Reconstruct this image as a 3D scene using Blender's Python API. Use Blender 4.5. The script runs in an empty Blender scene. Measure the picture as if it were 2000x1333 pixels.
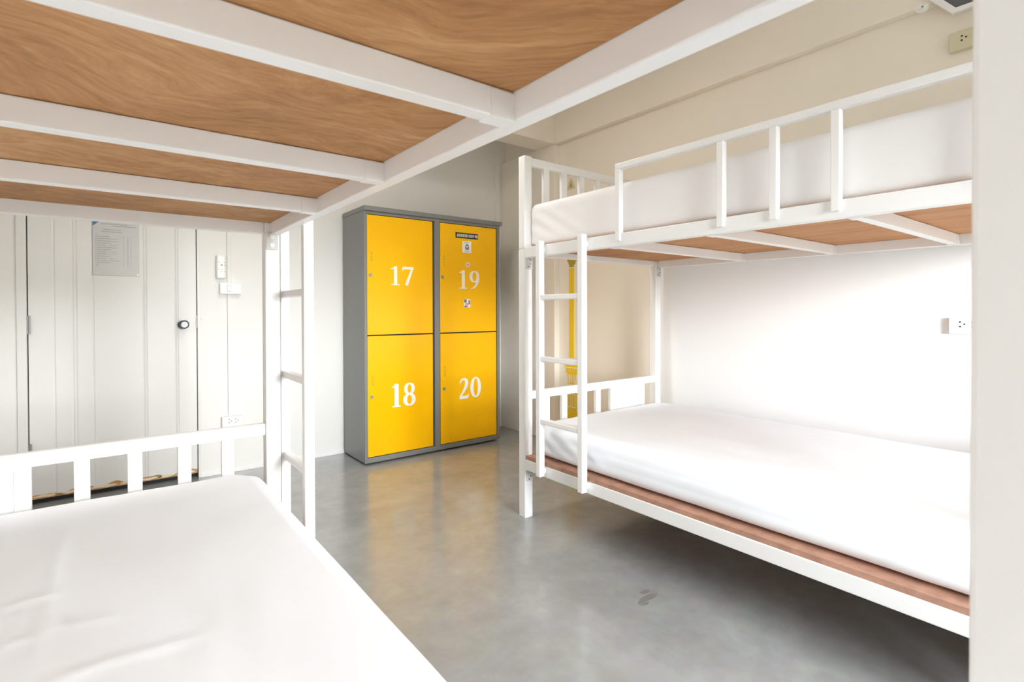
import bpy, bmesh, math, random
from mathutils import Vector, Matrix, noise

random.seed(7)
scene = bpy.context.scene
C = scene.collection

# ------------------------------------------------------------------ camera
CAM_Z = 1.05
F_PX = 1023.364
cam_d = bpy.data.cameras.new('camera')
cam_d.sensor_width = 36.0
cam_d.lens = F_PX / 2000 * 36.0
cam_d.shift_y = -(666.5 - 615.44) / 2000.0
cam_d.clip_start = 0.01
cam_d.dof.use_dof = True
cam_d.dof.focus_distance = 3.0
cam_d.dof.aperture_fstop = 9.0
cam = bpy.data.objects.new('camera', cam_d)
C.objects.link(cam)
_y, _p, _r = (math.radians(a) for a in (37.727, -0.544, -0.137))
fwd = Vector((math.sin(_y) * math.cos(_p), math.cos(_y) * math.cos(_p), math.sin(_p)))
rgt = Vector((math.cos(_y), -math.sin(_y), 0))
upv = rgt.cross(fwd)
r2 = rgt * math.cos(_r) + upv * math.sin(_r)
u2 = upv * math.cos(_r) - rgt * math.sin(_r)
M = Matrix((r2, u2, -fwd)).transposed().to_4x4()
M.translation = Vector((0, 0, CAM_Z))
cam.matrix_world = M
scene.camera = cam

# ------------------------------------------------------------------ light
world = bpy.data.worlds.new('world')
scene.world = world
world.use_nodes = True
SKY = 25.5
wt = world.node_tree
bg = wt.nodes['Background']
bg.inputs['Strength'].default_value = SKY
_tc = wt.nodes.new('ShaderNodeTexCoord')
_sp = wt.nodes.new('ShaderNodeSeparateXYZ')
_rp = wt.nodes.new('ShaderNodeValToRGB')       # bright overcast sky above the horizon, dull ground below it
_rp.color_ramp.elements[0].position = 0.485
_rp.color_ramp.elements[0].color = (0.035, 0.036, 0.034, 1)
_rp.color_ramp.elements[1].position = 0.525
_rp.color_ramp.elements[1].color = (0.915, 0.965, 1.0, 1)
_e = _rp.color_ramp.elements.new(0.80)         # hazier, brighter band near the horizon
_e.color = (0.53, 0.565, 0.60, 1)
_mr = wt.nodes.new('ShaderNodeMapRange')
_mr.inputs['From Min'].default_value = -1.0
wt.links.new(_tc.outputs['Generated'], _sp.inputs['Vector'])
wt.links.new(_sp.outputs['Z'], _mr.inputs['Value'])
wt.links.new(_mr.outputs['Result'], _rp.inputs['Fac'])
wt.links.new(_rp.outputs['Color'], bg.inputs['Color'])

# the balcony window in the wall behind the camera; the sky light comes in through it
WX0, WX1, WZ0, WZ1 = 0.55, 1.75, 0.75, 1.80
_pl = bpy.data.lights.new('window_portal', 'AREA')
_pl.shape = 'RECTANGLE'
_pl.size, _pl.size_y = WX1 - WX0, WZ1 - WZ0
_pl.cycles.is_portal = True
_po = bpy.data.objects.new('window_portal', _pl)
C.objects.link(_po)
_po.location = ((WX0 + WX1) / 2, -1.70, (WZ0 + WZ1) / 2)
_po.rotation_euler = (math.radians(90), 0, 0)

# added unseen fill light, above the aisle between the bunks and the locker
_cl = bpy.data.lights.new('ceiling_fill_light', 'AREA')
_cl.shape = 'RECTANGLE'
_cl.size, _cl.size_y = 1.2, 0.25
_cl.energy = 6.2
_cl.color = (1.0, 0.97, 0.92)
_co = bpy.data.objects.new('ceiling_fill_light', _cl)
C.objects.link(_co)
_co.location = (0.95, 2.35, 2.60)

scene.view_settings.view_transform = 'Standard'
scene.view_settings.look = 'None'
scene.view_settings.gamma = 1.0
scene.view_settings.use_curve_mapping = False
scene.view_settings.exposure = 1.58
try:
    scene.cycles.max_bounces = 14
    scene.cycles.diffuse_bounces = 10
    scene.cycles.glossy_bounces = 4
    scene.cycles.use_denoising = True
except Exception:
    pass


# ------------------------------------------------------------------ helpers
def lin(c):
    return tuple(((v / 255) / 12.92 if v <= 10 else (((v / 255) + 0.055) / 1.055) ** 2.4) for v in c)


def mat(name, col, rough=0.5, metal=0.0, spec=0.5, bump=None, coat=0.0, mottle=None):
    m = bpy.data.materials.new(name)
    m.use_nodes = True
    nt = m.node_tree
    b = nt.nodes['Principled BSDF']
    b.inputs['Base Color'].default_value = (*col, 1)
    b.inputs['Roughness'].default_value = rough
    b.inputs['Metallic'].default_value = metal
    b.inputs['Specular IOR Level'].default_value = spec
    b.inputs['Coat Weight'].default_value = coat
    tc = nt.nodes.new('ShaderNodeTexCoord')
    if mottle:
        sc, amt = mottle
        n = nt.nodes.new('ShaderNodeTexNoise')
        n.inputs['Scale'].default_value = sc
        n.inputs['Detail'].default_value = 5
        r = nt.nodes.new('ShaderNodeValToRGB')
        r.color_ramp.elements[0].position = 0.3
        r.color_ramp.elements[1].position = 0.7
        r.color_ramp.elements[0].color = (*[c * (1 - amt) for c in col], 1)
        r.color_ramp.elements[1].color = (*[min(1, c * (1 + amt)) for c in col], 1)
        nt.links.new(tc.outputs['Object'], n.inputs['Vector'])
        nt.links.new(n.outputs['Fac'], r.inputs['Fac'])
        nt.links.new(r.outputs['Color'], b.inputs['Base Color'])
    if bump:
        sc, st, dist = bump
        n = nt.nodes.new('ShaderNodeTexNoise')
        n.inputs['Scale'].default_value = sc
        n.inputs['Detail'].default_value = 4
        bp = nt.nodes.new('ShaderNodeBump')
        bp.inputs['Strength'].default_value = st
        bp.inputs['Distance'].default_value = dist
        nt.links.new(tc.outputs['Object'], n.inputs['Vector'])
        nt.links.new(n.outputs['Fac'], bp.inputs['Height'])
        nt.links.new(bp.outputs['Normal'], b.inputs['Normal'])
    return m


def wood_mat(name, c0, c1, c2, scale=(4.0, 24.0, 1.0), warp=0.48):
    """rotary-cut plywood: fine streaks that follow large swirls, with broad tone patches"""
    m = bpy.data.materials.new(name)
    m.use_nodes = True
    nt = m.node_tree
    N, L = nt.nodes, nt.links
    b = N['Principled BSDF']
    b.inputs['Roughness'].default_value = 0.6
    b.inputs['Specular IOR Level'].default_value = 0.25
    tc = N.new('ShaderNodeTexCoord')

    def noise_(vec, sc, det, rough=0.5):
        n = N.new('ShaderNodeTexNoise')
        n.inputs['Scale'].default_value = sc
        n.inputs['Detail'].default_value = det
        n.inputs['Roughness'].default_value = rough
        L.new(vec, n.inputs['Vector'])
        return n

    def vm(op, a, v):
        x = N.new('ShaderNodeVectorMath')
        x.operation = op
        L.new(a, x.inputs[0])
        if isinstance(v, tuple):
            x.inputs[1].default_value = v
        else:
            L.new(v, x.inputs[1])
        return x.outputs[0]

    def mth(op, a, v):
        x = N.new('ShaderNodeMath')
        x.operation = op
        L.new(a, x.inputs[0])
        if isinstance(v, (int, float)):
            x.inputs[1].default_value = v
        else:
            L.new(v, x.inputs[1])
        return x.outputs[0]
    w = noise_(tc.outputs['Object'], 2.3, 3, 0.45).outputs['Color']
    w = vm('MULTIPLY', vm('SUBTRACT', w, (0.5, 0.5, 0.5)), (warp, warp, 0))
    p = vm('ADD', tc.outputs['Object'], w)
    fine = noise_(vm('MULTIPLY', p, (scale[0] * 5, scale[1] * 2.6, 1)), 1.0, 6, 0.72).outputs['Fac']
    mid = noise_(vm('MULTIPLY', p, (scale[0] * 0.9, scale[1] * 0.30, 1)), 1.0, 5, 0.62).outputs['Fac']
    broad = noise_(tc.outputs['Object'], 2.6, 3, 0.5).outputs['Fac']
    t = mth('ADD', mth('ADD', mth('MULTIPLY', fine, 0.46), mth('MULTIPLY', mid, 0.30)), mth('MULTIPLY', broad, 0.24))
    r = N.new('ShaderNodeValToRGB')
    e = r.color_ramp.elements
    e[0].position, e[0].color = 0.34, (*c0, 1)
    e[1].position, e[1].color = 0.66, (*c2, 1)
    k = e.new(0.50)
    k.color = (*c1, 1)
    L.new(t, r.inputs['Fac'])
    L.new(r.outputs['Color'], b.inputs['Base Color'])
    return m


def concrete_mat():
    m = bpy.data.materials.new('polished_concrete')
    m.use_nodes = True
    nt = m.node_tree
    b = nt.nodes['Principled BSDF']
    tc = nt.nodes.new('ShaderNodeTexCoord')
    n = nt.nodes.new('ShaderNodeTexNoise')
    n.inputs['Scale'].default_value = 1.6
    n.inputs['Detail'].default_value = 8
    n.inputs['Roughness'].default_value = 0.62
    n.inputs['Distortion'].default_value = 0.6
    nt.links.new(tc.outputs['Object'], n.inputs['Vector'])
    r = nt.nodes.new('ShaderNodeValToRGB')
    e = r.color_ramp.elements
    e[0].position, e[0].color = 0.3, (0.255, 0.272, 0.262, 1)
    e[1].position, e[1].color = 0.72, (0.37, 0.388, 0.375, 1)
    nt.links.new(n.outputs['Fac'], r.inputs['Fac'])
    n3 = nt.nodes.new('ShaderNodeTexNoise')
    n3.inputs['Scale'].default_value = 14
    n3.inputs['Detail'].default_value = 6
    nt.links.new(tc.outputs['Object'], n3.inputs['Vector'])
    mx = nt.nodes.new('ShaderNodeMix')
    mx.data_type = 'RGBA'
    mx.blend_type = 'OVERLAY'
    mx.inputs['Factor'].default_value = 0.25
    nt.links.new(r.outputs['Color'], mx.inputs['A'])
    nt.links.new(n3.outputs['Color'], mx.inputs['B'])
    hs = nt.nodes.new('ShaderNodeHueSaturation')
    hs.inputs['Saturation'].default_value = 0.35
    nt.links.new(mx.outputs['Result'], hs.inputs['Color'])
    nt.links.new(hs.outputs['Color'], b.inputs['Base Color'])
    rr = nt.nodes.new('ShaderNodeMapRange')
    rr.inputs['To Min'].default_value = 0.17
    rr.inputs['To Max'].default_value = 0.30
    nt.links.new(n.outputs['Fac'], rr.inputs['Value'])
    nt.links.new(rr.outputs['Result'], b.inputs['Roughness'])
    b.inputs['Specular IOR Level'].default_value = 0.6
    b.inputs['Coat Weight'].default_value = 0.5
    b.inputs['Coat Roughness'].default_value = 0.13
    return m


WHITE = mat('white_enamel', (0.83, 0.83, 0.82), 0.38, bump=(60, 0.03, 0.002))
CREAM = mat('cream_wall_paint', (0.845, 0.79, 0.70), 0.75, mottle=(1.5, 0.02))
PALE = mat('pale_grey_wall_paint', (0.80, 0.79, 0.76), 0.7, mottle=(1.2, 0.015))
WARM = mat('warm_beige_wall_paint', (0.78, 0.755, 0.72), 0.75, mottle=(1.4, 0.02))
LOWWALL = mat('white_lower_wall', (0.84, 0.84, 0.84), 0.7)
CEIL = mat('ceiling_paint', (0.86, 0.845, 0.81), 0.8)
DOORP = mat('door_paint', (0.76, 0.755, 0.73), 0.42)
FLOOR = concrete_mat()
PLY = wood_mat('plywood', (0.27, 0.12, 0.042), (0.46, 0.235, 0.095), (0.64, 0.38, 0.185))
PLYR = wood_mat('plywood_red', (0.27, 0.095, 0.03), (0.47, 0.215, 0.08), (0.60, 0.34, 0.145), (26.0, 3.0, 1.0), 0.12)
PLYE = mat('plywood_edge', (0.42, 0.23, 0.16), 0.7, mottle=(25, 0.18))
SHEET = mat('white_sheet', (0.875, 0.91, 0.955), 0.9, spec=0.2, bump=(14, 0.10, 0.006))
SHEETU = mat('white_sheet_upper', (0.85, 0.84, 0.84), 0.9, spec=0.2)
GREYM = mat('grey_locker_enamel', (0.20, 0.205, 0.20), 0.35)
DARK = mat('dark_gap', (0.03, 0.03, 0.03), 0.8)
YEL = mat('yellow_locker_enamel', (0.93, 0.49, 0.0), 0.25, spec=0.32, mottle=(3, 0.02))
YELD = mat('stamped_slot', (0.50, 0.30, 0.01), 0.5)
NUM = mat('number_white', (0.86, 0.85, 0.80), 0.5)
CHROME = mat('chrome', (0.17, 0.17, 0.165), 0.35, metal=1.0)
STEEL = mat('dull_steel', (0.35, 0.34, 0.32), 0.45, metal=0.8)
PLASTIC = mat('white_plastic', (0.82, 0.82, 0.80), 0.35)
PLATE = mat('grey_white_bracket', (0.64, 0.64, 0.625), 0.4)  # even grey-white, a tone below the post enamel
IVORY = mat('ivory_plastic', (0.62, 0.57, 0.40), 0.4)
BLACK = mat('black_print', (0.02, 0.02, 0.02), 0.6)
GREYP = mat('grey_print', (0.40, 0.40, 0.40), 0.7)
PAPER = mat('laminated_paper', (0.60, 0.60, 0.585), 0.35)
BLUE = mat('blue_print', (0.06, 0.19, 0.36), 0.5)
PINK = mat('pink_print', (0.75, 0.33, 0.30), 0.5)
YP = mat('yellow_wall_print', (0.86, 0.60, 0.02), 0.6)
YPD = mat('dark_yellow_print', (0.42, 0.33, 0.03), 0.6)
PEEL = mat('bare_peeled_wood', (0.52, 0.30, 0.12), 0.8, mottle=(30, 0.4))
CREAMW = mat('pale_wood_chip', (0.80, 0.68, 0.48), 0.8)
SMOKE = mat('smoky_lens', (0.10, 0.10, 0.11), 0.3)
STAIN = mat('floor_stain', (0.215, 0.205, 0.19), 0.3)
SCUFF = mat('floor_scuff', (0.36, 0.36, 0.34), 0.5)


def add_box(bm, x0, x1, y0, y1, z0, z1, bev=0.0, seg=2):
    x0, x1 = min(x0, x1), max(x0, x1)
    y0, y1 = min(y0, y1), max(y0, y1)
    v = [bm.verts.new((x, y, z)) for z in (z0, z1) for y in (y0, y1) for x in (x0, x1)]
    fs = [(0, 2, 3, 1), (4, 5, 7, 6), (0, 1, 5, 4), (2, 6, 7, 3), (0, 4, 6, 2), (1, 3, 7, 5)]
    faces = [bm.faces.new([v[i] for i in f]) for f in fs]
    if bev > 0:
        ed = list({e for f in faces for e in f.edges})
        bmesh.ops.bevel(bm, geom=ed, offset=bev, segments=seg, profile=0.5, affect='EDGES')


def add_cyl(bm, c, axis, r, l, n=20, r1=None, dome=False):
    r1 = r if r1 is None else r1
    c = Vector(c)
    ax = {'x': Vector((1, 0, 0)), 'y': Vector((0, 1, 0)), 'z': Vector((0, 0, 1))}[axis]
    a = ax.orthogonal().normalized()
    b = ax.cross(a)
    rings = [(0.0, r), (l, r1)]
    if dome:
        rings += [(l + abs(r1) * 0.28 * math.sin(t), r1 * math.cos(t)) for t in (0.5, 0.9, 1.25)]
    R = []
    for h, rr in rings:
        R.append([bm.verts.new(c + ax * h + (a * math.cos(2 * math.pi * i / n) + b * math.sin(2 * math.pi * i / n)) * rr)
                  for i in range(n)])
    for j in range(len(R) - 1):
        for i in range(n):
            bm.faces.new((R[j][i], R[j][(i + 1) % n], R[j + 1][(i + 1) % n], R[j + 1][i]))
    bm.faces.new(R[0][::-1])
    bm.faces.new(R[-1])


def add_prism(bm, pts, axis, d0, d1):
    """pts 2D polygon; axis 'y': (x,z) extruded in y; 'x': (y,z) extruded in x; 'z': (x,y)"""
    def P(p, d):
        return {'y': (p[0], d, p[1]), 'x': (d, p[0], p[1]), 'z': (p[0], p[1], d)}[axis]
    A = [bm.verts.new(P(p, d0)) for p in pts]
    B = [bm.verts.new(P(p, d1)) for p in pts]
    n = len(pts)
    bm.faces.new(A)
    bm.faces.new(B[::-1])
    for i in range(n):
        bm.faces.new((A[i], B[i], B[(i + 1) % n], A[(i + 1) % n]))


def world_loc(o):
    p = Vector((0, 0, 0))
    while o is not None:
        p += o.location
        o = o.parent
    return p


def obj(name, bm, material, parent=None, loc=None, smooth=False, label=None):
    """links bm (built in world coordinates) as ONE mesh object"""
    bmesh.ops.recalc_face_normals(bm, faces=bm.faces)
    if loc is None:
        if parent is not None:
            loc = world_loc(parent)
        else:
            mn = Vector([min(v.co[i] for v in bm.verts) for i in range(3)])
            mx = Vector([max(v.co[i] for v in bm.verts) for i in range(3)])
            loc = Vector(((mn.x + mx.x) / 2, (mn.y + mx.y) / 2, mn.z))
    loc = Vector(loc)
    bmesh.ops.translate(bm, verts=bm.verts, vec=-loc)
    me = bpy.data.meshes.new(name)
    bm.to_mesh(me)
    bm.free()
    for m in (material if isinstance(material, (list, tuple)) else [material]):
        me.materials.append(m)
    if smooth:
        for p in me.polygons:
            p.use_smooth = True
    o = bpy.data.objects.new(name, me)
    C.objects.link(o)
    if parent is not None:
        o.parent = parent
        o.location = loc - world_loc(parent)
    else:
        o.location = loc
    if label:
        o['label'] = label
    return o


def thing(name, label, cat, loc, group=None):
    o = bpy.data.objects.new(name, None)
    o.empty_display_size = 0.1
    C.objects.link(o)
    o.location = loc
    return tag(o, label, cat, group)


def tag(o, label, cat, group=None):
    o['label'] = label
    o['category'] = cat
    if group:
        o['group'] = group
    return o


def struct(name, bm, m, parent=None):
    o = obj(name, bm, m, parent)
    if parent is None:
        o['kind'] = 'structure'
    return o


def boxobj(name, m, parent, *dims, bev=0.0, label=None):
    bm = bmesh.new()
    add_box(bm, *dims, bev=bev)
    return obj(name, bm, m, parent, label=label)


def sbox(name, m, *dims, bev=0.0):
    bm = bmesh.new()
    add_box(bm, *dims, bev=bev)
    return struct(name, bm, m)


# ------------------------------------------------------------------ room shell
XL, XR, YR, YB, ZC = -0.70, 2.86, -1.60, 3.80, 2.68
XC = 2.808           # face of the beam and of the column on the right
YCOL = 3.078
sbox('floor', FLOOR, XL - 0.1, XR + 0.1, YR - 0.1, YB + 0.1, -0.08, 0.0)
sbox('ceiling', CEIL, XL - 0.1, XR + 0.1, YR - 0.1, YB + 0.1, ZC, ZC + 0.08)
sbox('wall_left', WARM, XL - 0.1, XL, YR, YB, 0, ZC)
sbox('wall_right', CREAM, XR, XR + 0.1, YR, YB, 0, ZC)

# far wall with the door opening
DX0, DX1, DH = -0.378, 0.462, 2.03
bm = bmesh.new()
add_box(bm, XL, DX0, YB, YB + 0.1, 0, ZC)
add_box(bm, DX1, XR, YB, YB + 0.1, 0, ZC)
add_box(bm, DX0, DX1, YB, YB + 0.1, DH, ZC)
struct('wall_back', bm, PALE)
# wall behind the camera with the balcony window opening
bm = bmesh.new()
add_box(bm, XL, WX0, YR - 0.1, YR, 0, ZC)
add_box(bm, WX1, XR, YR - 0.1, YR, 0, ZC)
add_box(bm, WX0, WX1, YR - 0.1, YR, 0, WZ0)
add_box(bm, WX0, WX1, YR - 0.1, YR, WZ1, ZC)
add_box(bm, 1.72, XR, YR, -0.03, 0, 0.42)          # added unseen block, keeps window light from under the right bunk
struct('wall_front', bm, PALE)
bm = bmesh.new()
for x in (WX0, (WX0 + WX1) / 2 - 0.02, WX1 - 0.04):
    add_box(bm, x, x + 0.04, YR - 0.08, YR - 0.03, WZ0, WZ1)
add_box(bm, WX0, WX1, YR - 0.08, YR - 0.03, WZ0, WZ0 + 0.04)
add_box(bm, WX0, WX1, YR - 0.08, YR - 0.03, WZ1 - 0.04, WZ1)
struct('window_1', bm, WHITE)

# concrete frame: beam along the right wall, cross beam, column
sbox('trim_1', CREAM, XC, XR, YR, YCOL, 2.362, ZC, bev=0.004)
sbox('trim_2', CREAM, XL, XR, YCOL, YCOL + 0.215, 2.362, ZC, bev=0.004)
sbox('trim_3', CREAM, XC, XR, YCOL, YB, 0, 2.362, bev=0.004)
# thin white layer over the lower wall behind the right bunk
sbox('trim_4', LOWWALL, XR - 0.022, XR, -0.6, 2.135, 0.0, 1.47, bev=0.003)
sbox('baseboard_back', WHITE, DX1, XC, YB - 0.008, YB, 0, 0.028, bev=0.002)

# ------------------------------------------------------------------ door
door = None
bm = bmesh.new()
prof = [(-0.333, 0), (-0.236, 0), (-0.228, 1), (-0.222, 0), (-0.158, 0), (-0.150, 1), (-0.143, 0), (-0.136, 1), (-0.128, 0),
        (-0.066, 0), (-0.060, 1), (-0.054, 0), (0.168, 0), (0.174, 1), (0.180, 0), (0.186, 1), (0.194, 0),
        (0.328, 0), (0.334, 1), (0.340, 0), (0.347, 1), (0.352, 0), (0.445, 0)]
yf = YB + 0.012
g = 0.0035
vs0 = [bm.verts.new((x, yf + g * d, 0.03)) for x, d in prof]
vs1 = [bm.verts.new((x, yf + g * d, 2.0)) for x, d in prof]
for i in range(len(prof) - 1):
    bm.faces.new((vs0[i], vs0[i + 1], vs1[i + 1], vs1[i]))
bk = [bm.verts.new(p) for p in ((-0.333, yf + 0.035, 0.03), (0.445, yf + 0.035, 0.03), (0.445, yf + 0.035, 2.0), (-0.333, yf + 0.035, 2.0))]
bm.faces.new(bk)
bm.faces.new([vs1[0]] + vs1[1:] + [bk[2], bk[3]])
bm.faces.new([vs0[0], bk[0], bk[1]] + vs0[:0:-1])
bm.faces.new((vs0[0], vs1[0], bk[3], bk[0]))
bm.faces.new((vs0[-1], bk[1], bk[2], vs1[-1]))
door = struct('door_1', bm, DOORP)
bm = bmesh.new()
add_box(bm, -0.378, -0.338, YB - 0.012, YB + 0.09, 0, DH, bev=0.003)
add_box(bm, 0.449, 0.464, YB - 0.006, YB + 0.09, 0, DH, bev=0.002)
add_box(bm, -0.338, 0.449, YB - 0.012, YB + 0.09, 2.005, DH + 0.02, bev=0.003)
obj('door_frame', bm, DOORP, door)
# dark backing that paints the shade in the cracks around the door
boxobj('gap_shade', DARK, door, -0.338, 0.449, YB + 0.05, YB + 0.09, 0.0, 2.005)
# bare wood where paint has peeled along the bottom edge
bm = bmesh.new()
rnd = random.Random(3)
xs = [-0.333 + i * 0.778 / 60 for i in range(61)]
top = [0.052 + 0.014 * noise.noise(Vector((x * 14, 0.3, 0))) + 0.006 * math.sin(x * 37) for x in xs]
add_prism(bm, [(x, 0.031) for x in xs] + [(x, t) for x, t in zip(xs[::-1], top[::-1])], 'y', yf - 0.0012, yf + 0.001)
obj('peeled_strip', bm, PEEL, door, label='bare brown wood where the paint peeled off')
bm = bmesh.new()
for x, w in ((-0.27, 0.05), (-0.17, 0.035), (-0.02, 0.06), (0.10, 0.05), (0.2, 0.06), (0.28, 0.05), (0.40, 0.035)):
    pts = []
    for k in range(10):
        a = 2 * math.pi * k / 10
        pts.append((x + w * math.cos(a) * rnd.uniform(.7, 1.1), 0.043 + 0.008 * math.sin(a) * rnd.uniform(.6, 1.2)))
    add_prism(bm, pts, 'y', yf - 0.002, yf - 0.0008)
obj('paint_chips', bm, CREAMW, door)
bm = bmesh.new()
add_cyl(bm, (0.376, yf, 0.965), 'y', 0.033, -0.008, 24)
add_cyl(bm, (0.376, yf - 0.008, 0.965), 'y', 0.014, -0.03, 18)
add_cyl(bm, (0.376, yf - 0.03, 0.965), 'y', 0.020, -0.014, 24, r1=0.027)
add_cyl(bm, (0.376, yf - 0.044, 0.965), 'y', 0.027, -0.014, 24, r1=0.018)
obj('door_knob', bm, CHROME, door, smooth=False)
bm = bmesh.new()
add_box(bm, 0.4435, 0.452, yf - 0.008, yf + 0.01, 0.94, 1.02, bev=0.001)
obj('strike_plate', bm, STEEL, door)
bm = bmesh.new()
add_cyl(bm, (0.474, YB, 1.0), 'y', 0.006, -0.006, 12)
obj('latch_screw', bm, STEEL, door)
bm = bmesh.new()
for z in (0.97, 1.72, 0.28):
    add_cyl(bm, (-0.3355, yf - 0.012, z - 0.045), 'z', 0.006, 0.1, 12)
    add_box(bm, -0.349, -0.322, yf - 0.0135, yf - 0.0115, z - 0.045, z + 0.055)
obj('hinge', bm, STEEL, door)

# printed notice on the door
nt_ = thing('notice_sheet', 'laminated printed notice with a blue corner taped to the white door', 'notice', (0.05, yf - 0.002, 1.255))
boxobj('sheet', PAPER, nt_, -0.060, 0.156, yf - 0.004, yf - 0.0015, 1.255, 1.575)
bm = bmesh.new()
y0p, y1p = yf - 0.0048, yf - 0.0038
rn = random.Random(5)
for k in range(13):
    z = 1.475 - k * 0.0125
    add_box(bm, -0.036, -0.036 + rn.uniform(0.035, 0.062), y0p, y1p, z, z + 0.0035)
    if k % 3:
        add_box(bm, 0.014, 0.014 + rn.uniform(0.02, 0.05), y0p, y1p, z, z + 0.0025)
for k in range(14):
    z = 1.475 - k * 0.0125
    add_box(bm, 0.097, 0.104, y0p, y1p, z, z + 0.005)
for a, b_, z in ((-0.015, 0.07, 1.515), (-0.022, 0.075, 1.503), (-0.02, 0.10, 1.548), (0.03, 0.14, 1.538)):
    add_box(bm, a, b_, y0p, y1p, z, z + 0.004)
for x in (-0.046, -0.039, 0.080, 0.115):
    add_box(bm, x, x + 0.0015, y0p, y1p, 1.302, 1.487)
obj('printed_lines', bm, GREYP, nt_)
bm = bmesh.new()
add_prism(bm, [(-0.060, 1.575), (-0.060, 1.535), (-0.045, 1.547), (-0.012, 1.575)], 'y', y0p, y1p)
obj('blue_corner', bm, BLUE, nt_)
bm = bmesh.new()
add_cyl(bm, (0.148, yf - 0.001, 1.262), 'y', 0.006, -0.006, 12)
obj('pin', bm, PLASTIC, nt_)


# ------------------------------------------------------------------ sockets and wiring on the far wall
def holes(bm, pts, y, r, axis='y', d=-0.0015):
    for a, z in pts:
        add_cyl(bm, (a, y, z) if axis == 'y' else (y, a, z), axis, r, d, 10)


t = thing('power_socket', 'tall white rounded socket box on the far wall right of the door', 'socket', (0.579, YB, 1.255))
boxobj('box', PLASTIC, t, 0.552, 0.607, YB - 0.03, YB, 1.252, 1.405, bev=0.010)
bm = bmesh.new()
holes(bm, [(0.581, 1.340)], YB - 0.03, 0.006)
holes(bm, [(0.567, 1.358), (0.598, 1.358), (0.566, 1.312), (0.585, 1.312), (0.578, 1.298), (0.599, 1.300), (0.600, 1.338)], YB - 0.03, 0.0032)
obj('socket_holes', bm, GREYP, t)
t = thing('light_switch', 'white horizontal light switch box below the tall socket box', 'switch', (0.634, YB, 1.157))
boxobj('box', PLASTIC, t, 0.571, 0.696, YB - 0.03, YB, 1.157, 1.228, bev=0.004)
boxobj('rocker', PLASTIC, t, 0.612, 0.632, YB - 0.034, YB - 0.0295, 1.174, 1.210, bev=0.002)
bm = bmesh.new()
add_box(bm, 0.6105, 0.6335, YB - 0.0308, YB - 0.0295, 1.172, 1.2125)
obj('rocker_gap', bm, GREYP, t)
t = thing('double_socket', 'white double socket low on the far wall behind the left bed end', 'socket', (0.637, YB, 0.29))
boxobj('box', PLASTIC, t, 0.577, 0.697, YB - 0.03, YB, 0.285, 0.368, bev=0.004)
bm = bmesh.new()
for x in (0.617, 0.655):
    holes(bm, [(x, 0.349), (x, 0.328), (x + 0.014, 0.338)], YB - 0.03, 0.0042)
obj('socket_holes', bm, GREYP, t)
bm = bmesh.new()
add_box(bm, 0.616, 0.638, YB - 0.012, YB, 1.228, 2.362, bev=0.002)
add_box(bm, 0.616, 0.638, YB - 0.012, YB, 0.368, 1.157, bev=0.002)
tag(obj('cable_trunking', bm, PALE), 'narrow white cable trunking running down the far wall through the switch', 'trunking')
bm = bmesh.new()
add_box(bm, 2.745, 2.775, YB - 0.014, YB, 0.028, 2.362, bev=0.002)
tag(obj('cable_trunking', bm, PALE), 'narrow pale trunking in the room corner above the locker top', 'trunking')

# sockets on the right wall
XB = XR - 0.022
t = thing('wall_socket', 'white wall socket on the bright wall under the right upper bunk', 'socket', (XB, 0.558, 0.945))
boxobj('box', PLASTIC, t, XB - 0.026, XB, 0.497, 0.622, 0.945, 1.014, bev=0.003)
bm = bmesh.new()
holes(bm, [(0.584, 0.995), (0.584, 0.976), (0.570, 0.986)], XB - 0.026, 0.0034, 'x')
holes(bm, [(0.545, 0.995), (0.545, 0.976), (0.531, 0.986)], XB - 0.026, 0.0034, 'x')
obj('socket_holes', bm, BLACK, t)
t = thing('wall_socket', 'beige wall socket high on the cream wall above the upper bunk', 'socket', (XR, 0.57, 2.14))
boxobj('box', IVORY, t, XR - 0.028, XR, 0.505, 0.630, 2.135, 2.213, bev=0.003)
bm = bmesh.new()
holes(bm, [(0.588, 2.190), (0.588, 2.172), (0.574, 2.181)], XR - 0.028, 0.0036, 'x')
obj('socket_holes', bm, BLACK, t)

# white rimmed fixture with a dark face at the top right, and the clip beside it
t = thing('wall_fixture', 'white rimmed fixture with a dark grey face high on the right wall', 'fixture', (XC, 0.5, 2.25))
XF = 2.788
cy_, cz_ = 0.515, 2.42
out = [(0.612, 2.279), (0.688, 2.372), (0.688, 2.49), (0.615, 2.565), (0.415, 2.565), (0.34, 2.49), (0.34, 2.365), (0.415, 2.279)]
inn = [(cy_ + (a - cy_) * 0.86, cz_ + (b_ - cz_) * 0.88) for a, b_ in out]
bm = bmesh.new()
A = [bm.verts.new((XF, a, b_)) for a, b_ in out]
B = [bm.verts.new((XF - 0.003, a, b_)) for a, b_ in inn]
Bk = [bm.verts.new((XC, a, b_)) for a, b_ in out]
Bi = [bm.verts.new((XF + 0.008, a, b_)) for a, b_ in inn]
n_ = len(out)
for i in range(n_):
    j = (i + 1) % n_
    bm.faces.new((A[i], A[j], B[j], B[i]))
    bm.faces.new((B[i], B[j], Bi[j], Bi[i]))
    bm.faces.new((A[i], Bk[i], Bk[j], A[j]))
bm.faces.new(Bk)
obj('rim', bm, PLASTIC, t)
bm = bmesh.new()
add_prism(bm, inn, 'x', XF + 0.005, XF + 0.009)
obj('face', bm, SMOKE, t, label='dark grey recessed face')
bm = bmesh.new()
add_cyl(bm, (XC, 0.715, 2.352), 'x', 0.022, -0.02, 20)
add_cyl(bm, (XC - 0.02, 0.715, 2.352), 'x', 0.016, -0.02, 20, r1=0.012)
c_ = obj('cable_clip', bm, PLASTIC)
tag(c_, 'small white round clip on the beam left of the dark fixture', 'clip')
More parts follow.
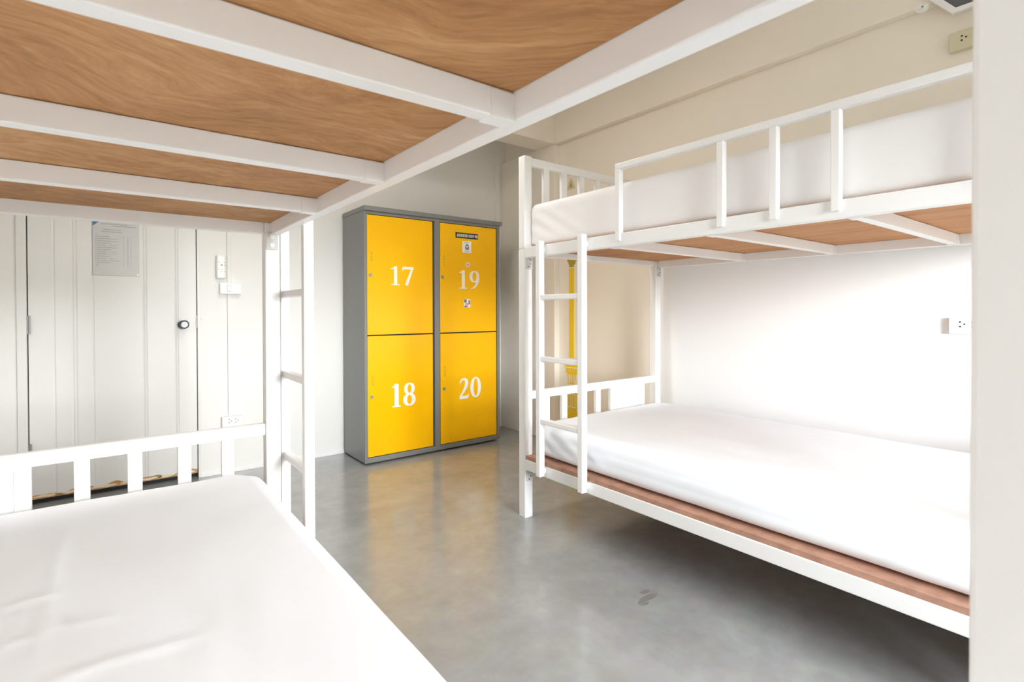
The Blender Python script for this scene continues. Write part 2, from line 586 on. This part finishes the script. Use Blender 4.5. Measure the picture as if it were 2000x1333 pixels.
bm = bmesh.new()
add_cyl(bm, (XC - 0.038, 0.706, 2.343), 'x', 0.004, -0.004, 10)
obj('screw', bm, STEEL, c_)

# yellow column printed on the cream wall behind the right bunk's head
t = thing('column_decal', 'yellow classical column and pedestal design on the wall behind the bed end', 'wall decal', (XR, 2.93, 0.2))
xa, xb = XR - 0.0025, XR
bm = bmesh.new()
add_box(bm, xa, xb, 2.912, 2.962, 0.675, 1.372)
obj('shaft', bm, YP, t)
bm = bmesh.new()
add_prism(bm, [(2.985, 1.445), (2.985, 1.428), (2.972, 1.422), (2.970, 1.404), (2.962, 1.398), (2.962, 1.382), (2.912, 1.382),
               (2.912, 1.398), (2.898, 1.404), (2.896, 1.422), (2.884, 1.428), (2.884, 1.445)], 'x', xa, xb)
obj('capital', bm, YPD, t)
bm = bmesh.new()
add_prism(bm, [(3.008, 0.622), (3.008, 0.600), (2.998, 0.590), (2.998, 0.560), (2.984, 0.552), (2.972, 0.470), (2.902, 0.470), (2.888, 0.552),
               (2.876, 0.560), (2.876, 0.590), (2.866, 0.600), (2.866, 0.622)], 'x', xa, xb)
add_prism(bm, [(3.000, 0.455), (3.000, 0.42), (2.990, 0.41), (2.990, 0.26), (3.002, 0.25), (3.002, 0.20), (2.870, 0.20), (2.870, 0.25),
               (2.884, 0.26), (2.884, 0.41), (2.874, 0.42), (2.874, 0.455)], 'x', xa, xb)
obj('pedestal', bm, YP, t)
ped = [o for o in t.children if o.name.startswith('pedestal')][0]
for y in (2.905, 2.932, 2.958):
    boxobj('flute', CREAM, ped, xa - 0.001, xa + 0.0004, y, y + 0.012, 0.48, 0.545)
for y in (2.895, 2.945):
    bm = bmesh.new()
    yz = [(y, 0.285), (y + 0.036, 0.285), (y + 0.036, 0.395), (y, 0.395)]
    yi = [(y + 0.006, 0.295), (y + 0.03, 0.295), (y + 0.03, 0.385), (y + 0.006, 0.385)]
    for k in range(4):
        m_ = (k + 1) % 4
        add_prism(bm, [yz[k], yz[m_], yi[m_], yi[k]], 'x', xa - 0.001, xa + 0.0004)
    bmesh.ops.remove_doubles(bm, verts=bm.verts, dist=1e-5)
    obj('relief_panel', bm, CREAM, ped)
boxobj('moulding', CREAM, ped, xa - 0.001, xa + 0.0004, 2.878, 2.998, 0.595, 0.602)
bm = bmesh.new()
add_prism(bm, [(2.985, 1.985), (2.900, 1.985), (2.915, 2.035), (2.943, 2.075), (2.970, 2.035)], 'x', xa, xb)
w_ = obj('wall_sticker', bm, IVORY)
tag(w_, 'small yellow sticker with a dark triangle seen through the upper headboard', 'sticker')
bm = bmesh.new()
add_prism(bm, [(2.958, 2.000), (2.926, 2.000), (2.943, 2.045)], 'x', xa - 0.001, xa + 0.0005)
obj('triangle', bm, YPD, w_)

# ------------------------------------------------------------------ locker
LX0, LX1, LY0, LY1, LZ0, LZ1 = 1.370, 2.500, 3.392, 3.786, 0.012, 1.755
lk = thing('metal_locker', 'grey metal locker with four numbered yellow doors against the far wall', 'locker', (1.935, 3.59, 0))
bm = bmesh.new()
add_box(bm, LX0, LX0 + 0.02, LY0, LY1, LZ0, LZ1 - 0.03, bev=0.002)
add_box(bm, LX1 - 0.025, LX1, LY0, LY1, LZ0, LZ1 - 0.03, bev=0.002)
add_box(bm, LX0 + 0.02, LX1 - 0.025, LY1 - 0.015, LY1, LZ0, LZ1 - 0.03)
add_box(bm, LX0 + 0.02, LX1 - 0.025, LY0 + 0.03, LY1 - 0.015, LZ0, LZ0 + 0.02)
add_box(bm, LX0 + 0.018, LX1 - 0.02, LY0, LY0 + 0.03, LZ0, 0.046, bev=0.002)
add_box(bm, LX0 + 0.018, LX1 - 0.02, LY0, LY0 + 0.03, 1.702, LZ1 - 0.03, bev=0.002)
add_box(bm, 1.908, 1.950, LY0, LY0 + 0.03, 0.044, 1.704, bev=0.002)
add_box(bm, LX0 + 0.02, LX1 - 0.025, LY0 + 0.03, LY1 - 0.015, 0.868, 0.886)
obj('carcass', bm, GREYM, lk)
boxobj('top_lid', GREYM, lk, LX0 - 0.004, LX1 + 0.018, LY0 - 0.012, LY1, LZ1 - 0.032, LZ1, bev=0.003)
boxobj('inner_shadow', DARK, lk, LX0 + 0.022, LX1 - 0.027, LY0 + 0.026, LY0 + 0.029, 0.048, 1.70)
for x in (LX0 + 0.05, LX1 - 0.05):
    for y in (LY0 + 0.06, LY1 - 0.06):
        bm = bmesh.new()
        add_cyl(bm, (x, y, 0.0), 'z', 0.016, 0.013, 12)
        obj('foot', bm, DARK, lk)


def stroke(bm, pts, y0, y1):
    """ribbon with varying half width; pts: (x, z, halfwidth-x, halfwidth-z mixes)"""
    L, R = [], []
    n = len(pts)
    for i, (x, z, w) in enumerate(pts):
        a = pts[max(0, i - 1)]
        b = pts[min(n - 1, i + 1)]
        d = Vector((b[0] - a[0], b[1] - a[1]))
        if d.length < 1e-9:
            d = Vector((0, 1))
        d.normalize()
        nx, nz = -d.y, d.x
        L.append((x + nx * w, z + nz * w))
        R.append((x - nx * w, z - nz * w))
    for i in range(n - 1):
        add_prism(bm, [L[i], L[i + 1], R[i + 1], R[i]], 'y', y0, y1)


def arc(cx, cz, rx, rz, a0, a1, n, wv, wh):
    out_ = []
    for i in range(n + 1):
        a = math.radians(a0 + (a1 - a0) * i / n)
        # thick where the stroke runs vertically, thin where it runs level
        k = abs(math.cos(a)) ** 1.3
        out_.append((cx + rx * math.cos(a), cz + rz * math.sin(a), wh + (wv - wh) * k))
    return out_


def digit_strokes(d):
    """bold old-style serif numerals in a 0..0.6 x 0..1 cell"""
    V, H = 0.085, 0.03
    if d == '1':
        return [[(0.30, 0.0, 0.085), (0.30, 1.0, 0.085)], [(0.10, 0.02, 0.025), (0.50, 0.02, 0.025)],
                [(0.08, 0.855, 0.02), (0.2, 0.9, 0.035), (0.33, 0.985, 0.03)]]
    if d == '7':
        return [[(0.02, 0.94, 0.06), (0.56, 0.94, 0.06)], [(0.03, 0.94, 0.05), (0.015, 0.78, 0.012)],
                [(0.50, 0.96, 0.055), (0.40, 0.62, 0.06), (0.26, 0.22, 0.07), (0.20, 0.0, 0.075)]]
    if d == '8':
        return [arc(0.30, 0.745, 0.185, 0.225, 0, 360, 28, 0.075, 0.03), arc(0.30, 0.265, 0.215, 0.24, 0, 360, 28, 0.085, 0.03)]
    if d == '9':
        return [arc(0.29, 0.68, 0.20, 0.29, 0, 360, 28, 0.085, 0.03),
                [(0.50, 0.66, 0.08), (0.47, 0.40, 0.07), (0.38, 0.18, 0.05), (0.24, 0.05, 0.03), (0.10, 0.01, 0.016)]]
    if d == '2':
        return [[(0.05, 0.72, 0.016), (0.09, 0.84, 0.03), (0.18, 0.94, 0.045), (0.30, 0.955, 0.055), (0.41, 0.87, 0.08),
                 (0.43, 0.72, 0.085), (0.36, 0.52, 0.07), (0.22, 0.30, 0.05), (0.06, 0.10, 0.03)],
                [(0.03, 0.065, 0.065), (0.50, 0.065, 0.065)], [(0.49, 0.06, 0.03), (0.545, 0.24, 0.014)]]
    if d == '0':
        return [arc(0.30, 0.5, 0.215, 0.47, 0, 360, 36, 0.085, 0.03)]


doors = [('17', 1.393, 1.894, 0.882, 1.699, (1.553, 1.745), (1.226, 1.356), 1.424, (1.384, 1.454), 1.416, 1.290),
         ('18', 1.393, 1.894, 0.050, 0.873, (1.557, 1.749), (0.371, 0.532), 1.430, (0.540, 0.612), 1.422, 0.460),
         ('19', 1.957, 2.469, 0.882, 1.699, (2.110, 2.311), (1.214, 1.353), 1.990, (1.385, 1.465), 1.976, 1.297),
         ('20', 1.957, 2.469, 0.050, 0.873, (2.116, 2.318), (0.371, 0.528), 1.994, (0.555, 0.636), 1.986, 0.463)]
YD = LY0 + 0.006
for num, x0, x1, z0, z1, (nx0, nx1), (nz0, nz1), sx, (sz0, sz1), kx, kz in doors:
    d = boxobj('door', YEL, lk, x0, x1, YD, YD + 0.018, z0, z1, bev=0.002,
               label='yellow locker door with white number %s' % num)
    bm = bmesh.new()
    H_ = (nz1 - nz0)
    cw = (nx1 - nx0) * 0.5
    sc_x = cw / 0.62
    for i, ch in enumerate(num):
        ox = nx0 + i * cw * 1.03
        for si, st in enumerate(digit_strokes(ch)):
            stroke(bm, [(ox + x * sc_x, nz0 + z * H_, w * H_ * 1.12) for x, z, w in st], YD - 0.0015 - 0.0002 * si, YD + 0.0005)
    obj('number', bm, NUM, d, label='white serif number %s' % num)
    bm = bmesh.new()
    k = 5
    for i in range(k):
        zz = sz0 + (sz1 - sz0) * i / k
        add_box(bm, sx - 0.006, sx + 0.006, YD - 0.0008, YD + 0.0004, zz, zz + (sz1 - sz0) / k * 0.45)
    obj('vent_slots', bm, YELD, d)
    bm = bmesh.new()
    add_cyl(bm, (kx, YD + 0.001, kz), 'y', 0.0115, -0.006, 18)
    add_cyl(bm, (kx, YD - 0.005, kz), 'y', 0.008, -0.003, 14)
    obj('lock', bm, STEEL, d)
    if num == '19':
        s = boxobj('sticker', BLACK, d, 2.090, 2.293, YD - 0.001, YD + 0.0005, 1.598, 1.640, label='black strip sticker with white lettering')
        bm = bmesh.new()
        rr_ = random.Random(11)
        x = 2.103
        while x < 2.28:
            w = rr_.choice((0.009, 0.011, 0.013, 0.006))
            if 2.195 < x < 2.206 or 2.255 < x < 2.264:
                x += 0.006
            # letter-like white marks
            add_box(bm, x, x + 0.0035, YD - 0.0018, YD - 0.0008, 1.607, 1.631)
            add_box(bm, x + w - 0.0035, x + w, YD - 0.0018, YD - 0.0008, 1.607, 1.631)
            zz = rr_.choice((1.607, 1.617, 1.6265))
            add_box(bm, x, x + w, YD - 0.0018, YD - 0.0008, zz, zz + 0.0045)
            x += w + 0.004
        obj('lettering', bm, NUM, s)
        s = boxobj('sticker', NUM, d, 2.152, 2.232, YD - 0.001, YD + 0.0005, 1.488, 1.578, label='white square sticker with a dark emblem')
        bm = bmesh.new()
        add_prism(bm, [(2.178, 1.512), (2.208, 1.512), (2.211, 1.535), (2.204, 1.552), (2.193, 1.559), (2.182, 1.552), (2.175, 1.535)], 'y', YD - 0.0018, YD - 0.0008)
        for x in (2.168, 2.184, 2.200):
            add_box(bm, x, x + 0.011, YD - 0.0018, YD - 0.0008, 1.565, 1.569)
            add_box(bm, x, x + 0.011, YD - 0.0018, YD - 0.0008, 1.497, 1.500)
        o_ = obj('emblem', bm, GREYM, s)
        bm = bmesh.new()
        add_cyl(bm, (2.193, YD - 0.0016, 1.536), 'y', 0.007, -0.001, 12)
        obj('emblem', bm, NUM, s)
        bm = bmesh.new()
        add_cyl(bm, (2.200, YD + 0.0005, 1.398), 'y', 0.021, -0.0013, 24)
        s = obj('sticker', bm, CREAMW, d, label='small round pink sticker')
        bm = bmesh.new()
        add_prism(bm, [(2.193, 1.390), (2.207, 1.390), (2.210, 1.400), (2.200, 1.411), (2.190, 1.400)], 'y', YD - 0.0016, YD - 0.0006)
        obj('emblem', bm, PINK, s)
        s = boxobj('sticker', NUM, d, 2.163, 2.222, YD - 0.001, YD + 0.0005, 1.070, 1.134, label='small square sticker with a dark pink print')
        bm = bmesh.new()
        for a, b_, c1, c2 in ((2.165, 2.188, 1.108, 1.132), (2.167, 2.196, 1.072, 1.083), (2.176, 2.182, 1.083, 1.108), (2.205, 2.220, 1.095, 1.125)):
            add_box(bm, a, b_, YD - 0.0018, YD - 0.0008, c1, c2)
        obj('print', bm, GREYM, s)
        bm = bmesh.new()
        add_box(bm, 2.186, 2.206, YD - 0.0018, YD - 0.0008, 1.086, 1.106)
        obj('print', bm, PINK, s)


# ------------------------------------------------------------------ bunk beds
def bunk(label, xa, s, y0, y1, dz, slats, ladder_y, ply_mat, bo):
    W = 1.103
    X = lambda t_: xa + s * t_
    root = thing('bunk_bed', label, 'bunk bed', (X(W / 2), (y0 + y1) / 2, 0), 'white metal bunk beds')

    def P(name, m, t0, t1, ya, yb, z0, z1, bev=0.003, parent=None):
        bm = bmesh.new()
        add_box(bm, X(t0), X(t1), ya, yb, z0, z1, bev=bev)
        return obj(name, bm, m, parent or root)
    ZU, ZL = 1.310 + dz, 0.245
    # posts: lower tube, sleeve joint, upper tube with a cap
    for t0 in (0.0, W - 0.05):
        for ya in (y0, y1 - 0.05):
            bm = bmesh.new()
            add_box(bm, X(t0), X(t0 + 0.05), ya, ya + 0.05, 0.012, 1.352 + dz, bev=0.004)
            add_box(bm, X(t0 + 0.003), X(t0 + 0.047), ya + 0.003, ya + 0.047, 1.340 + dz, 1.36 + dz)
            add_box(bm, X(t0), X(t0 + 0.05), ya, ya + 0.05, 1.356 + dz, 1.826, bev=0.006)
            p = obj('post', bm, WHITE, root)
            P('foot_cap', WHITE, t0 + 0.0005, t0 + 0.0495, ya + 0.0005, ya + 0.0495, 0.0, 0.014, 0.002, p)
    # rails
    for z in (ZU, ZL):
        for t0 in (0.0, W - 0.03):
            P('side_rail', WHITE, t0, t0 + 0.03, y0 + 0.05, y1 - 0.05, z, z + 0.053)
    for z in (1.324, ZL):
        for ya in (y0 + 0.008, y1 - 0.038):
            P('end_rail', WHITE, 0.05, W - 0.05, ya, ya + 0.03, z, z + 0.053)
    for yb in slats:
        sl = P('slat', WHITE, 0.029, W - 0.029, yb - 0.03, yb, ZU + 0.0005, ZU + 0.041, 0.002)
        for ta in (0.0295, W - 0.0715):
            P('bracket', WHITE, ta, ta + 0.042, yb - 0.0315, yb + 0.0015, ZU - 0.001, ZU + 0.038, 0.0006, sl)
    for yb in slats:
        P('slat', WHITE, 0.029, W - 0.029, yb - 0.03, yb, ZL + 0.001, ZL + 0.052, 0.002)
    o = P('plywood_base', ply_mat, 0.031, W - 0.031, y0 + 0.041, y1 - 0.041, ZU + 0.042, ZU + 0.054, 0)
    bm = bmesh.new()
    add_box(bm, X(0.003), X(W - 0.003), y0 + 0.051, y1 - 0.051, ZL + 0.0535, ZL + 0.0715)
    o = obj('plywood_base', bm, PLYE, root)
    # headboards at both ends and both levels
    for ya in (y0 + 0.012, y1 - 0.040):
        for zb, zt in ((ZL + 0.053, 0.637 + dz * 0.7), (1.377, 1.822)):
            hb = P('headboard', WHITE, 0.05, W - 0.05, ya, ya + 0.026, zt - 0.042, zt, 0.003)
            for tc in (0.160 + bo, 0.287 + bo, 0.420 + bo, 0.549 + bo):
                P('baluster', WHITE, tc - 0.019, tc + 0.019, ya + 0.003, ya + 0.023, zb, zt - 0.041, 0.002, hb)
            bm = bmesh.new()
            add_box(bm, X(0.651 + 2 * bo), X(0.688 + 2 * bo), ya + 0.003, ya + 0.023, zb, zt - 0.041, bev=0.002)
            add_box(bm, X(0.926 + 2 * bo), X(0.963 + 2 * bo), ya + 0.003, ya + 0.023, zb, zt - 0.041, bev=0.002)
            add_box(bm, X(0.687 + 2 * bo), X(0.927 + 2 * bo), ya + 0.009, ya + 0.020, zb, zt - 0.041)
            obj('panel', bm, WHITE, hb)
    # guard rail along the aisle side of the upper bunk
    gy0, gy1 = y1 - 1.82, y1 - 0.646
    bm = bmesh.new()
    add_box(bm, X(-0.010), X(0.015), gy0, gy1, 1.620, 1.645, bev=0.003)
    gr = obj('guard_rail', bm, WHITE, root)
    for yy in (gy1 - 0.025, gy1 - 0.476, gy1 - 0.655, gy1 - 0.832, gy0):
        P('guard_post', WHITE, -0.010, 0.015, yy, yy + 0.025, ZU + 0.02, 1.6205, 0.003, gr)
    # ladder welded to the aisle side
    la, lb = ladder_y
    bm = bmesh.new()
    add_box(bm, X(-0.038), X(-0.006), la, la + 0.03, ZL + 0.008, 1.378, bev=0.003)
    ld = obj('ladder', bm, WHITE, root)
    P('ladder_rail', WHITE, -0.038, -0.006, lb, lb + 0.03, ZL + 0.008, 1.378, 0.003, ld)
    for z in (1.097, 0.805, 0.508):
        P('rung', WHITE, -0.036, -0.010, la + 0.029, lb + 0.001, z, z + 0.025, 0.004, ld)
    for yy in (la, lb):
        for z in (1.325, 0.268):
            P('bracket', WHITE, -0.007, 0.001, yy + 0.002, yy + 0.028, z, z + 0.024, 0.001, ld)
    # bolt plates at the far posts
    for t0 in (0.0, W - 0.05):
        for z in (1.255 + dz, 0.185):
            bm = bmesh.new()
            add_box(bm, X(t0 + 0.008), X(t0 + 0.048), y1 - 0.056, y1 - 0.049, z, z + 0.062, bev=0.002)
            bp_ = obj('bolt_plate', bm, PLATE, root)
            if s < 0:
                spots, rad, bmat = ((0.028, 0.016), (0.028, 0.046)), 0.009, WHITE
            else:
                spots, rad, bmat = ((0.020, 0.012), (0.030, 0.026), (0.032, 0.046), (0.022, 0.056)), 0.0035, STEEL
            for tt, zz in spots:
                bm = bmesh.new()
                add_cyl(bm, (X(t0 + tt), y1 - 0.056, z + zz), 'y', rad, -0.004, 12)
                obj('bolt', bm, bmat, bp_)
    return root


LB = dict(xa=0.497, s=-1, y0=0.038, y1=2.061)
RB = dict(xa=1.657, s=1, y0=0.064, y1=2.087)
bunk('white metal bunk bed at left whose plywood upper base fills the top of view', dz=0.012,
     slats=(0.18, 0.627, 1.075, 1.520), ladder_y=(1.745, 2.030), ply_mat=PLY, bo=0.010, **LB)
bunk('white metal bunk bed along the right wall with guard rail and ladder', dz=0.0,
     slats=(0.16, 0.600, 1.050, 1.500), ladder_y=(1.600, 1.880), ply_mat=PLYR, bo=0.0, **RB)


# ------------------------------------------------------------------ mattresses
def mattress(x0, x1, y0, y1, z0, z1, r, label, m, res=(60, 110, 8), creases=(), wr=0.002, sag=0.0, seam=None, seed=0.0, rz=None):
    nx, ny, nz = res
    rz = rz or r
    bm = bmesh.new()
    cx, cy, cz = (x0 + x1) / 2, (y0 + y1) / 2, (z0 + z1) / 2
    hx, hy, hz = (x1 - x0) / 2, (y1 - y0) / 2, (z1 - z0) / 2
    rz = min(rz, hz * 0.95)
    vmap = {}

    def shape(u, v, w):
        x, y, z = u * hx, v * hy, w * hz
        # round in plan
        ix, iy = max(-(hx - r), min(hx - r, x)), max(-(hy - r), min(hy - r, y))
        dx, dy = x - ix, y - iy
        if abs(dx) > 1e-9 and abs(dy) > 1e-9:
            q = max(abs(dx), abs(dy)) / math.hypot(dx, dy)
            x, y = ix + dx * q, iy + dy * q
        # round the top and bottom edges
        k = max(abs(u) if hx - abs(x) < hy - abs(y) else 0, 0)
        ez = max(0.0, abs(z) - (hz - rz)) / rz
        ins = rz * (1 - math.sqrt(max(0, 1 - min(1, ez) ** 2)))
        fx = 1 - ins / hx
        fy = 1 - ins / hy
        if w >= 0.999 or w <= -0.999:
            ins_edge = 0
        x *= fx
        y *= fy
        return Vector((x, y, z))

    def key(i, j, k):
        return (i, j, k)

    def vert(i, j, k):
        kk = (i, j, k)
        if kk in vmap:
            return vmap[kk]
        e = lambda q: math.copysign(1 - (1 - abs(q)) ** 1.25, q)
        u, v = e(2 * i / nx - 1), e(2 * j / ny - 1)
        w = 2 * k / nz - 1
        p = shape(u, v, w)
        q = Vector((p.x + cx, p.y + cy, p.z + cz))
        # cloth wrinkles
        nrm = Vector((0, 0, 1)) if k == nz else (Vector((math.copysign(1, u), 0, 0)) if abs(u) > 0.999 else
                                                (Vector((0, math.copysign(1, v), 0)) if abs(v) > 0.999 else Vector((0, 0, -1))))
        if k > 0:
            a = noise.noise(Vector((q.x * 5 + seed, q.y * 3, q.z * 6)))
            b = noise.noise(Vector((q.x * 16 + seed, q.y * 5 + 3, q.z * 9)))
            q += nrm * (wr * (a + 0.5 * b))
            if k == nz:
                for ax_, ay_, bx_, by_, h_, wd in creases:
                    A_, B_ = Vector((ax_, ay_)), Vector((bx_, by_))
                    Q = Vector((q.x, q.y))
                    tt = max(0, min(1, (Q - A_).dot(B_ - A_) / (B_ - A_).length_squared))
                    dd = (Q - (A_ + (B_ - A_) * tt)).length
                    fall = math.sin(math.pi * (0.12 + 0.76 * tt))
                    q.z += h_ * fall * math.exp(-(dd / wd) ** 2)
                q.z -= sag * (1 - u * u) * (1 - v * v)
            elif seam and abs(u) > 0.999 and math.copysign(1, u) == seam[0]:
                q.x += seam[0] * seam[2] * math.exp(-((q.z - seam[1]) / 0.012) ** 2)
            # tucked diagonal folds close to the corners
            if 0 < k < nz and abs(u) > 0.999:
                dcor = (1 - abs(v)) * hy
                if dcor < 0.55:
                    ph = (q.z - z0) * 1.0 + dcor * 0.55
                    q += nrm * 0.005 * math.sin(ph * 85) * (1 - dcor / 0.55) * math.sin(math.pi * k / nz)
        vmap[kk] = bm.verts.new(q)
        return vmap[kk]

    for i in range(nx):
        for j in range(ny):
            bm.faces.new((vert(i, j, nz), vert(i + 1, j, nz), vert(i + 1, j + 1, nz), vert(i, j + 1, nz)))
            bm.faces.new((vert(i, j, 0), vert(i, j + 1, 0), vert(i + 1, j + 1, 0), vert(i + 1, j, 0)))
    for k in range(nz):
        for i in range(nx):
            bm.faces.new((vert(i, 0, k), vert(i + 1, 0, k), vert(i + 1, 0, k + 1), vert(i, 0, k + 1)))
            bm.faces.new((vert(i, ny, k), vert(i, ny, k + 1), vert(i + 1, ny, k + 1), vert(i + 1, ny, k)))
        for j in range(ny):
            bm.faces.new((vert(0, j, k), vert(0, j, k + 1), vert(0, j + 1, k + 1), vert(0, j + 1, k)))
            bm.faces.new((vert(nx, j, k), vert(nx, j + 1, k), vert(nx, j + 1, k + 1), vert(nx, j, k + 1)))
    o = obj('mattress', bm, m, smooth=True)
    tag(o, label, 'mattress', 'sheeted mattresses on the bunks')
    return o


CR = ((-0.09, 1.68, -0.091, 1.341, 0.0027, 0.012),
      (-0.091, 1.341, -0.092, 1.085, 0.0027, 0.012),
      (-0.16, 1.345, -0.083, 1.344, 0.0018, 0.012),
      (-0.067, 1.028, 0.006, 1.03, 0.0027, 0.014),
      (0.006, 1.03, 0.114, 1.019, 0.00225, 0.014),
      (-0.143, 1.192, -0.105, 1.187, 0.0018, 0.012),
      (0.163, 1.475, 0.153, 1.162, 0.00135, 0.02),
      (0.117, 1.027, 0.117, 0.887, 0.0018, 0.02),
      (0.162, 1.155, 0.135, 0.873, 0.00135, 0.02),
      (0.243, 1.192, 0.192, 0.843, 0.001125, 0.03),
      (-0.081, 1.209, 0.019, 1.17, 0.00135, 0.012))
mattress(-0.585, 0.418, 0.10, 2.005, 0.318, 0.500, 0.075, 'white sheeted mattress on the lower left bunk in the foreground', SHEET,
         res=(110, 190, 10), creases=CR, wr=0.0022, seed=1.7, rz=0.05)
mattress(1.690, 2.700, 0.14, 2.020, 0.318, 0.487, 0.075, 'white sheeted mattress on the lower right bunk against the bright wall', SHEET,
         res=(90, 170, 12), wr=0.003, seam=(-1, 0.405, 0.004), seed=4.2, rz=0.05)
mattress(1.695, 2.700, 0.14, 2.036, 1.368, 1.577, 0.014, 'white sheeted mattress on the upper right bunk behind the guard rail', SHEETU,
         res=(40, 90, 10), wr=0.0008, seed=7.1, rz=0.010)

# floor marks
bm = bmesh.new()
rs = random.Random(2)
for cx, cy, a, b_ in ((1.546, 1.197, 0.050, 0.016), (1.575, 1.23, 0.022, 0.012), (1.51, 1.18, 0.018, 0.008)):
    add_prism(bm, [(cx + a * math.cos(2 * math.pi * k / 14) * rs.uniform(.7, 1.2), cy + b_ * math.sin(2 * math.pi * k / 14) * rs.uniform(.7, 1.2)) for k in range(14)], 'z', 0.0002, 0.0008)
tag(obj('floor_stain', bm, STAIN), 'small dark stain on the grey floor beside the right bunk', 'stain')
